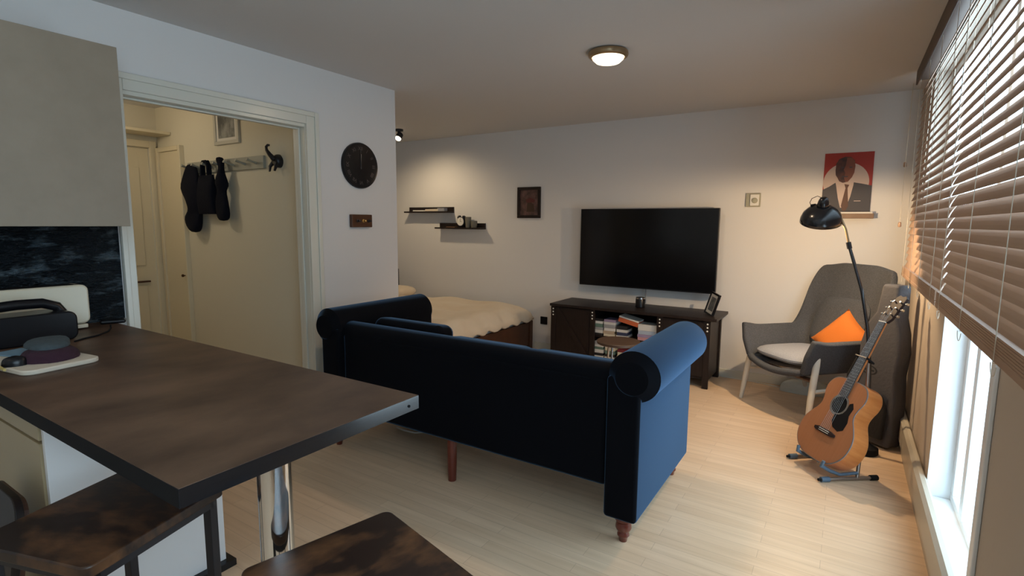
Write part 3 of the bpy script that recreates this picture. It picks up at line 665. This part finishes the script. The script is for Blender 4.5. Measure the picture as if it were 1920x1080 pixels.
# ---------------------------------------------------------------- sofa
t = thing('sofa', 'navy velvet sofa with rolled arms seen from behind', 'sofa', (-1.68,2.06,0))
def arm(sx):
    # body slab from x=.86 to 1.01 ; roll centre x=.975
    B(min(sx*.855,sx*1.005),max(sx*.855,sx*1.005),0,.86,.115,.75).build('arm','velvet',t,bevel=.018,seg=3)
    def roll(u, v):
        a = 2*pi*u; y = -.006+v*.90; e = min(v,1-v)*.90
        r_ = .112*(1-(max(0,1-e/.035))**2*.28) if e < .035 else .112
        if v in (0,1): r_ *= .88
        return (sx*.968+r_*cos(a), y, .755+r_*sin(a)*.98)
    mb = MB(); mb.grid(roll, 40, 26, cu=True); nv = 26
    mb.f.append(tuple(i*nv for i in range(40))); mb.f.append(tuple(reversed([i*nv+nv-1 for i in range(40)])))
    mb.build('arm_roll','velvet',t,smooth=True)
arm(-1); arm(1)
B(-.855,.855,.035,.19,.23,.735).build('backrest','velvet',t,bevel=.03,seg=4)
def broll(u, v):
    a = 2*pi*u; return (-.86+1.72*v, .112+.074*cos(a), .722+.064*sin(a))
mb = MB(); mb.grid(broll, 28, 12, cu=True); mb.build('backrest_roll','velvet',t,smooth=True)
B(-.855,.855,.19,.84,.23,.36).build('seat_base','velvet',t,bevel=.02,seg=3)
for i in range(3):
    x = -.855+.57*i
    B(x+.004,x+.566,.21,.87,.362,.485).build('seat_cushion','velvet',t,bevel=.035,seg=4)
    o = B(x+.006,x+.564,-.085,.085,0,.36).build('back_cushion','velvet',t,bevel=.055,seg=5,loc=(0,.30,.37 if i else .425),rot=(R(-9),0,0))
legp = [(.024,.118),(.036,.116),(.038,.100),(.030,.090),(.034,.080),(.036,.065),(.030,.052),(.022,.044),(.026,.036),(.027,.028),(.020,.018),(.017,.0)]
for x in (-.935,.935):
    for y in (.055,.80):
        MB().lathe(legp, Matrix.Translation((x,y,0)), 24).build('leg','redwood',t,smooth=True)
MB().lathe([(.022,.232),(.026,.22),(.026,.10),(.022,.0)], Matrix.Translation((-.045,.075,0)), 20).build('leg','redwood',t,smooth=True)
o = MB().tube([(-2.50,2.50,.005),(-2.42,2.49,.005),(-2.33,2.50,.005),(-2.27,2.56,.005),(-2.22,2.60,.005),(-2.12,2.62,.005)], .005, 8).build('white_cable','white',None,smooth=True); tag(o,'white cable lying on the floor under the sofa','cable')

# nested round side tables
def rtable(x, y, h, r_, label):
    t = thing('side_table', label, 'side table', (x,y,0), group='round side tables by the sofa')
    MB().lathe([(r_-.004,h-.022),(r_,h-.018),(r_,h-.003),(r_-.003,h)], n=48).build('tabletop','rustic' if False else 'tabletop_brown',t,smooth=True)
    for k in range(3):
        a = 2*pi*k/3+.5
        MB().tube([(r_*.72*cos(a),r_*.72*sin(a),h-.022),(r_*.88*cos(a),r_*.88*sin(a),.0)], .009, 10).build('leg','silver',t,smooth=True)
M['tabletop_brown'] = mat('brown_tabletop', (.085,.052,.036), .4, noise=(5,(.12,.075,.05),(1,5,1),.35,.7))
rtable(-1.43,3.80,.50,.165,'nearer round brown side table in front of the bookshelf bay')
rtable(-1.20,3.99,.46,.150,'darker round brown side table partly hidden by the sofa arm')

# ---------------------------------------------------------------- armchair
CH = math.atan2(-.72,-.70)-pi/2          # local +Y is the way the chair faces
t = thing('armchair', 'grey wool wing armchair with birch legs in the window corner', 'armchair', (-.195,4.47,0), CH)
def U(s, w, f0, b0, rc):
    """U-shaped plan: s 0..1 from right front round the back to left front"""
    st = f0+b0-rc; ar = pi/2*rc; fl = 2*(w-rc); tot = 2*st+2*ar+fl; d = s*tot
    if d < st: return (w, f0-d)
    d -= st
    if d < ar: a = d/rc; return (w-rc+rc*cos(a), -b0+rc-rc*sin(a))
    d -= ar
    if d < fl: return (w-rc-d, -b0)
    d -= fl
    if d < ar: a = d/rc; return (-(w-rc)-rc*sin(a), -b0+rc-rc*cos(a))
    d -= ar
    return (-w, -b0+rc+d)
def sm(a, b, x): x = max(0,min(1,(x-a)/(b-a))); return x*x*(3-2*x)
def shell(u, v):
    s = u
    q = abs(s-.5)*2            # 0 at middle back, 1 at arm tips
    bx_, by_ = U(s, .275, .30, .25, .09)
    tx_, ty_ = U(s, .36, .33, .26, .09)
    hi = 1-sm(.30,.47,q)       # back part
    ztop = .600+.02*sm(.8,1,q) + hi*.505 - .025*sm(.12,.30,q)*hi
    z = .37+(ztop-.37)*v
    k = min(1, (z-.37)/.24)
    x = bx_+(tx_-bx_)*k; y = by_+(ty_-by_)*k
    back = 1-sm(.40,.75,q)
    y -= max(0, z-.50)*.27*back
    if z > .62: x *= 1+.10*sm(.62,1.0,z)
    y += .05*sm(.20,.42,q)*sm(.6,1.0,z)
    if q > .86 and v > .5: y -= (q-.86)*.25*(v-.5)*2
    return (x, y, z)
MB().grid(shell, 90, 18).build('shell','greyfab',t,smooth=True,solid=.045,sub=1)
def pan(u, v):
    bx_, by_ = U(u, .275, .30, .25, .09); k = 1-v
    return (bx_*k, (by_-.03)*k+.03, .375-.045*(1-k**3))
mb = MB(); mb.grid(pan, 40, 8)
mb.build('seat_pan','greyfab',t,smooth=True,solid=.03)
# front lip joining both arms
MB().add([(-.275+.55*i/10, .30+.035*sin(pi*i/10)+dy, .37-.035*sin(pi*i/10)+dz) for i in range(11) for dy,dz in ((-.05,-.03),(0.02,-.02),(.02,.03),(-.05,.035))],
   [(4*i+j,4*i+(j+1)%4,4*i+4+(j+1)%4,4*i+4+j) for i in range(10) for j in range(4)]+[(0,1,2,3),(43,42,41,40)]).build('seat_front','greyfab',t,smooth=True,sub=1)
def cush(w, d, h, top):
    def fn(u, v):
        a = 2*pi*u; p = -pi/2+pi*v
        ca = math.copysign(abs(cos(a))**.5,cos(a)); sa = math.copysign(abs(sin(a))**.5,sin(a)); cp = cos(p)**.5 if cos(p) > 0 else 0
        return (w*ca*cp, d*sa*cp, h*sin(p))
    m_ = MB(); m_.grid(fn, 32, 12, cu=True); return m_
cush(.25,.27,.045,0).build('seat_cushion','greycush',t,smooth=True,loc=(0,.045,.435))
cush(.23,.20,.030,0).build('back_pad','greyfab',t,smooth=True,loc=(0,-.262,.66),rot=(R(110),0,0))
M['legw'] = M['birch']
for sx in (-1,1):
    MB().tube([(sx*.325,.215,.50),(sx*.325,.225,.44),(sx*.335,.26,.20),(sx*.345,.285,.0)], [.017,.023,.021,.015], 16).build('leg','legw',t,smooth=True)
    MB().tube([(sx*.27,-.20,.37),(sx*.30,-.30,.0)], [.020,.014], 14).build('leg','legw',t,smooth=True)
    MB().tube([(sx*.333,.25,.255),(sx*.285,-.24,.255)], .014, 12).build('stretcher','legw',t,smooth=True)
MB().tube([(-.333,.24,.33),(.333,.24,.33)], .016, 12).build('stretcher','darkred',t,smooth=True)
# orange cushion: pyramid-cornered pillow standing on the seat
t = thing('orange_cushion', 'bright orange cushion propped in the grey armchair', 'cushion', (.02,4.51,.560), rot=(R(62),R(34),R(-50)))
def pil(u, v):
    x = (u-.5)*2; y = (v-.5)*2
    return x, y
mb = MB()
for sgn in (1,-1):
    def fn(u, v, sgn=sgn):
        x, y = (u-.5)*2, (v-.5)*2
        k = 1-.10*(1-x*x)*abs(y)**2-.0; k2 = 1-.10*(1-y*y)*abs(x)**2
        h = ((1-x**4)*(1-y**4))**.6
        return (x*.17*k2, y*.17*k, sgn*.062*h)
    mb.grid(fn, 18, 18)
mb.build('cover','orange',t,smooth=True)

# floor lamp with curved stem
t = thing('floor_lamp', 'black floor lamp with a domed shade arching over the armchair', 'floor lamp', (.185,3.80,0))
MB().lathe([(.062,0),(.068,.006),(.066,.040),(.03,.060),(.014,.075)], n=40).build('base','rubber',t,smooth=True)
ox, oy = .185, 3.80
stem = [(.0,0,.03),(-.004,0,.30),(-.018,.01,.55),(-.045,.03,.78),(-.09,.05,1.0),(-.14,.06,1.16),(-.172,.07,1.26)]
MB().tube(stem, [.011,.011,.011,.010,.010,.010,.009], 12).build('stem','lampblack',t,smooth=True)
MB().tube([(-.170,.07,1.25),(-.180,.07,1.29)], .014, 12).build('joint','darkmetal',t,smooth=True)
MB().tube([(-.178,.07,1.285),(-.20,.075,1.37),(-.235,.08,1.45),(-.275,.085,1.50),(-.325,.09,1.515)], .007, 12).build('upper_stem','bezel',t,smooth=True)['label'] = 'thin brownish upper stem'
q = Matrix.Translation((-.335,.085,1.445)) @ Matrix.Rotation(R(24),4,'X') @ Matrix.Rotation(R(4),4,'Y')
sh = MB(); sh.lathe([(.118,-.035),(.116,-.012),(.104,.022),(.080,.050),(.050,.068),(.030,.074)], q, 48, cap=False)
sh.build('shade','lampblack',t,smooth=True,solid=.003)
MB().lathe([(.032,.070),(.034,.085),(.030,.105),(.022,.125),(.012,.132)], q, 24).build('shade_cap','lampblack',t,smooth=True)
MB().lathe([(.0005,-.012),(.022,-.006),(.028,.014),(.020,.036),(.012,.05)], q, 20).build('bulb','bulb',t,smooth=True)
MB().tube([(-.335,.085,1.56),(-.365,.085,1.575),(-.395,.085,1.56),(-.405,.085,1.535),(-.395,.085,1.51)], .002, 6).build('flex','rubber',t,smooth=True)
MB().tube([(-.40,.075,1.515),(-.37,.078,1.520)], .008, 8).build('wing_nut','darkmetal',t)
lamp('floor_lamp_bulb', 'POINT', (ox-.335,oy+.095,1.436), 215, (1,.70,.40), .02)

# ---------------------------------------------------------------- gig bag
t = thing('gig_bag', 'charcoal padded guitar bag standing behind the guitar against the window wall', 'guitar bag', (.232,4.02,0), R(-38))
out = [(-.13,.0),(.13,.0),(.14,.10),(.135,.30),(.12,.46),(.13,.60),(.115,.72),(.085,.82),(.075,1.02),(-.03,1.02),(-.05,.84),(-.10,.76),(-.13,.62),(-.125,.46),(-.14,.30),(-.145,.10)]
MB().prism(out, -.06, .06, Matrix.Translation((0,0,.01)) @ Matrix.Rotation(R(90),4,'X')).build('body','bag',t,bevel=.02,seg=3,rot=(R(-3),0,0))
MB().prism([(-.10,.06),(.10,.06),(.11,.26),(.08,.34),(-.08,.34),(-.11,.26)], .055, .085, Matrix.Rotation(R(90),4,'X')).build('pocket','bagblack',t,bevel=.012,seg=3)
e = MB()
for k in range(28):
    a = 2*pi*k/28; b2 = 2*pi*(k+1)/28
    for (ra, rb) in ((.050,.030),):
        e.add([(ra*cos(a),-.002,rb*sin(a)),(ra*cos(b2),-.002,rb*sin(b2)),(ra*.78*cos(b2),-.002,rb*.78*sin(b2)),(ra*.78*cos(a),-.002,rb*.78*sin(a))],[(0,1,2,3)])
e.box(-.028,.028,-.003,-.001,-.006,.004)
e.build('emblem','bagblack',t,loc=(.0,-.090,.49),rot=(R(-3),0,0),solid=.002)
MB().tube([(-.11,-.06,.10),(-.15,-.07,.25),(-.15,-.07,.42),(-.10,-.06,.55)], .012, 8).build('strap','bagblack',t,smooth=True)

# ---------------------------------------------------------------- guitar
th = R(25.5); d = Vector((.78,.63,0)).normalized()
ax = (Vector((0,0,1))*cos(th)+d*sin(th)).normalized()      # up the neck
nn = (-d*cos(th)+Vector((0,0,1))*sin(th)).normalized()     # out of the soundboard
sd = ax.cross(nn).normalized()                              # across
GM = Matrix(((sd.x,ax.x,nn.x,0),(sd.y,ax.y,nn.y,0),(sd.z,ax.z,nn.z,0),(0,0,0,1)))
P0 = Vector((-.085,3.31,.092))
t = thing('acoustic_guitar', 'honey brown acoustic guitar leaning on its floor stand', 'guitar', P0, rot=GM.to_euler())
half = [(0,0),(.075,.004),(.135,.028),(.178,.075),(.195,.135),(.188,.195),(.160,.245),(.132,.285),(.124,.315),(.130,.350),(.143,.390),(.142,.430),(.118,.468),(.075,.486),(.0,.490)]
def spline(p, n=5):
    out = []
    for i in range(len(p)-1):
        a = p[max(i-1,0)]; b = p[i]; c = p[i+1]; e_ = p[min(i+2,len(p)-1)]
        if i == 0: a = (-p[1][0], p[1][1])
        if i == len(p)-2: e_ = (-p[-2][0], p[-2][1])
        for k in range(n):
            u = k/n
            out.append(tuple(.5*((2*b[j])+(-a[j]+c[j])*u+(2*a[j]-5*b[j]+4*c[j]-e_[j])*u*u+(-a[j]+3*b[j]-3*c[j]+e_[j])*u**3) for j in (0,1)))
    return out+[p[-1]]
hs = spline(half)
full = hs + [(-x,y) for x,y in reversed(hs[1:-1])]
sc = lambda o, k: [(x*k, (y-.24)*k+.24) for x,y in o]
MB().prism(full, -.105, -.004).build('body_sides','mahog',t,smooth=True,bevel=.003)
MB().prism(sc(full,1.004), -.006, -.0015).build('binding','binding',t,smooth=True)
# soundboard with a round hole
hole = (0,.335); rh = .050
bmx = bmesh.new()
ov = [bmx.verts.new((x,y,0)) for x,y in sc(full,.985)]
iv = [bmx.verts.new((hole[0]+rh*cos(2*pi*k/40), hole[1]+rh*sin(2*pi*k/40), 0)) for k in range(40)]
eds = [bmx.edges.new((ov[i],ov[(i+1)%len(ov)])) for i in range(len(ov))]+[bmx.edges.new((iv[i],iv[(i+1)%40])) for i in range(40)]
bmesh.ops.triangle_fill(bmx, use_beauty=True, edges=eds)
me = bpy.data.meshes.new('soundboard'); bmx.to_mesh(me); bmx.free(); me.materials.append(M['cedar'])
so = bpy.data.objects.new('soundboard', me); COL.objects.link(so); so.parent = t; so['label'] = 'reddish cedar soundboard'
for p in me.polygons:
    if p.normal.z < 0: p.flip()
MB().lathe([(.0005,-.0012),(rh,-.0012),(rh,-.0008),(.0005,-.0008)], Matrix.Translation((*hole,0)), 40).build('soundhole','rubber',t)
MB().lathe([(rh,.0004),(rh+.012,.0004),(rh+.012,.0010),(rh,.0010)], Matrix.Translation((*hole,0)), 48, cap=False).build('rosette','silver',t)
pg = [(.004,.279),(.030,.284),(.050,.298),(.062,.322),(.064,.362),(.082,.372),(.100,.345),(.094,.300),(.108,.262),(.104,.215),(.074,.196),(.030,.208),(.004,.240)]
MB().prism(pg, .0006, .0018).build('pickguard','plasticblack',t)
MB().prism([(-.078,.158),(-.060,.152),(.060,.152),(.078,.158),(.078,.172),(.045,.180),(-.045,.180),(-.078,.172)], .0, .010).build('bridge','rose',t,bevel=.002)
B(-.038,.038,.170,.173,.010,.014).build('saddle','bone',t)
B(-.036,.036,.160,.1625,.010,.0135).build('bridge_pins','bone',t)
# neck
nk = MB()
def neckf(u, v):
    y = .470+v*.380; w = (.0275-.006*v); a = pi*u
    return (w*cos(a), y, .002-(.020+.006*(1-v))*sin(a))
nk.grid(neckf, 12, 8); nk.add([(.0275,.47,.002),(-.0275,.47,.002),(-.0215,.85,.002),(.0215,.85,.002)],[(0,1,2,3)])
nk.build('neck','mahog',t,smooth=True)
MB().prism([(-.0285,.385),(.0285,.385),(.0215,.850),(-.0215,.850)], .002, .0085).build('fretboard','fretb',t,bevel=.001)
fr = MB(); L0 = .645
for k in range(1,20):
    y = .850-L0*(1-2**(-k/12))
    if y < .388: break
    w = .0215+(.850-y)/.465*.007; fr.box(-w,w,y-.0008,y+.0008,.0085,.0098)
fr.build('frets','silver',t)
B(-.0215,.0215,.850,.855,.002,.0115).build('nut','bone',t)
st = MB()
for k in range(6):
    f_ = (k-2.5)/2.5
    st.tube([(f_*.030,.172,.0142),(f_*.018,.850,.0115),(f_*.026,.90+.02*(k%3),.006)], .0007, 4)
st.build('strings','silver',t)
hd = MB().prism([(-.024,.855),(.024,.855),(.036,.880),(.033,1.02),(.020,1.035),(.0,1.028),(-.020,1.035),(-.033,1.02),(-.036,.880)], -.014, .002, Matrix.Translation((0,.855,0)) @ Matrix.Rotation(R(-12),4,'X') @ Matrix.Translation((0,-.855,0)))
ho = hd.build('headstock','rose',t,bevel=.002)
for sx in (-1,1):
    for k in range(3):
        y = .905+k*.042; q = Matrix.Translation((0,.855,0)) @ Matrix.Rotation(R(-12),4,'X') @ Matrix.Translation((0,-.855,0))
        mb = MB().add(*[[],[]]); mb.lathe([(.004,.002),(.004,.012),(.0045,.012),(.0045,.014)], q @ Matrix.Translation((sx*.020,y,0)), 10)
        mb.tube([q @ Vector((sx*.034,y,-.006)), q @ Vector((sx*.048,y,-.006)), q @ Vector((sx*.050,y,-.006)), q @ Vector((sx*.058,y,-.006))], [.003,.003,.008,.007], 10)
        mb.build('tuning_peg','silver',ho,smooth=True)
MB().tube([(.0,.0,-.05),(0,-.012,-.05)], .006, 10).build('strap_button','silver',t)

# stand under the guitar: two foot bars, upright, cradle arms, neck yoke
t = thing('guitar_stand', 'tubular guitar stand with blue-grey rubber ends under the guitar', 'guitar stand', (.08,3.43,0))
O = Vector((.08,3.43,0)); 
def w(*p): return tuple(Vector(p)-O)
A1, A2 = Vector((-.020,3.225,.014)), Vector((.222,3.408,.014))
C1, C2 = Vector((-.193,3.460,.014)), Vector((.06,3.66,.014))
for P, Q in ((A1,A2),(C1,C2)):
    fb = MB().tube([w(*P),w(*Q)], .0095, 12).build('foot_bar','tube',t,smooth=True)
    dd = (Q-P).normalized()
    MB().tube([w(*(P-dd*.012)),w(*(P+dd*.035))], .0145, 12).build('rubber_foot','foot',fb,smooth=True)
    MB().tube([w(*(Q-dd*.03)),w(*(Q+dd*.012))], .0145, 12).build('rubber_foot','rubber',fb,smooth=True)
    MB().tube([w(*(P-dd*.028)),w(*(P-dd*.010))], .008, 8).build('end_plug','rubber',fb,smooth=True)
mid1, mid2 = (A1*.35+A2*.65), (C1*.35+C2*.65); hub = Vector((.155,3.49,.33))
for P in (mid1, mid2): MB().tube([w(*P),w(*hub)], .0095, 12).build('strut','tube',t,smooth=True)
top = Vector((.36,3.655,.70)); top = P0+ax*.62-nn*.035
MB().tube([w(*hub),w(*top)], .008, 12).build('upright','tube',t,smooth=True)
yk = [P0+ax*.62+nn*(-.035)+sd*0, P0+ax*.62+nn*(-.035)+sd*.035, P0+ax*.625+nn*(.0)+sd*.042, P0+ax*.63+nn*(.022)+sd*.040]
yk2 = [P0+ax*.62+nn*(-.035)+sd*0, P0+ax*.62+nn*(-.035)-sd*.035, P0+ax*.625+nn*(.0)-sd*.042, P0+ax*.63+nn*(.022)-sd*.040]
for k_ in (yk, yk2): MB().tube([w(*p) for p in k_], .006, 10).build('yoke_arm','rubber',t,smooth=True)
MB().tube([w(*(yk[-1])),w(*(yk2[-1]))], .003, 8).build('yoke_strap','silver',t,smooth=True)
for sx, base in ((-1,mid2),(1,mid1)):
    c0 = P0+sd*(sx*.10)+ax*.0
    pts = [Vector(base)+Vector((0,0,.03)), P0+sd*(sx*.10)-nn*.115+ax*(-.010), P0+sd*(sx*.10)-nn*.05+ax*(-.014), P0+sd*(sx*.10)+nn*.010+ax*(-.008), P0+sd*(sx*.105)+nn*.016+ax*(.022)]
    MB().tube([w(*p) for p in pts], [.008,.009,.010,.011,.009], 12).build('cradle_arm','foot',t,smooth=True)

# cable and plastic bag under the chair
o = MB().tube([(-.93,5.035,.004),(-.80,5.03,.004),(-.62,5.02,.004),(-.52,5.0,.004),(-.42,4.97,.004),(-.33,4.95,.004)], .004, 8).build('white_flex','white',None,smooth=True); tag(o,'white cable running along the skirting behind the armchair','cable')
o = blob(.34,.16,.11,21,28,.20).build('plastic_bag','bagplastic',None,smooth=True,loc=(-.20,4.93,.0),rot=(0,0,R(5))); tag(o,'crumpled translucent plastic bag on the floor under the armchair','plastic bag')
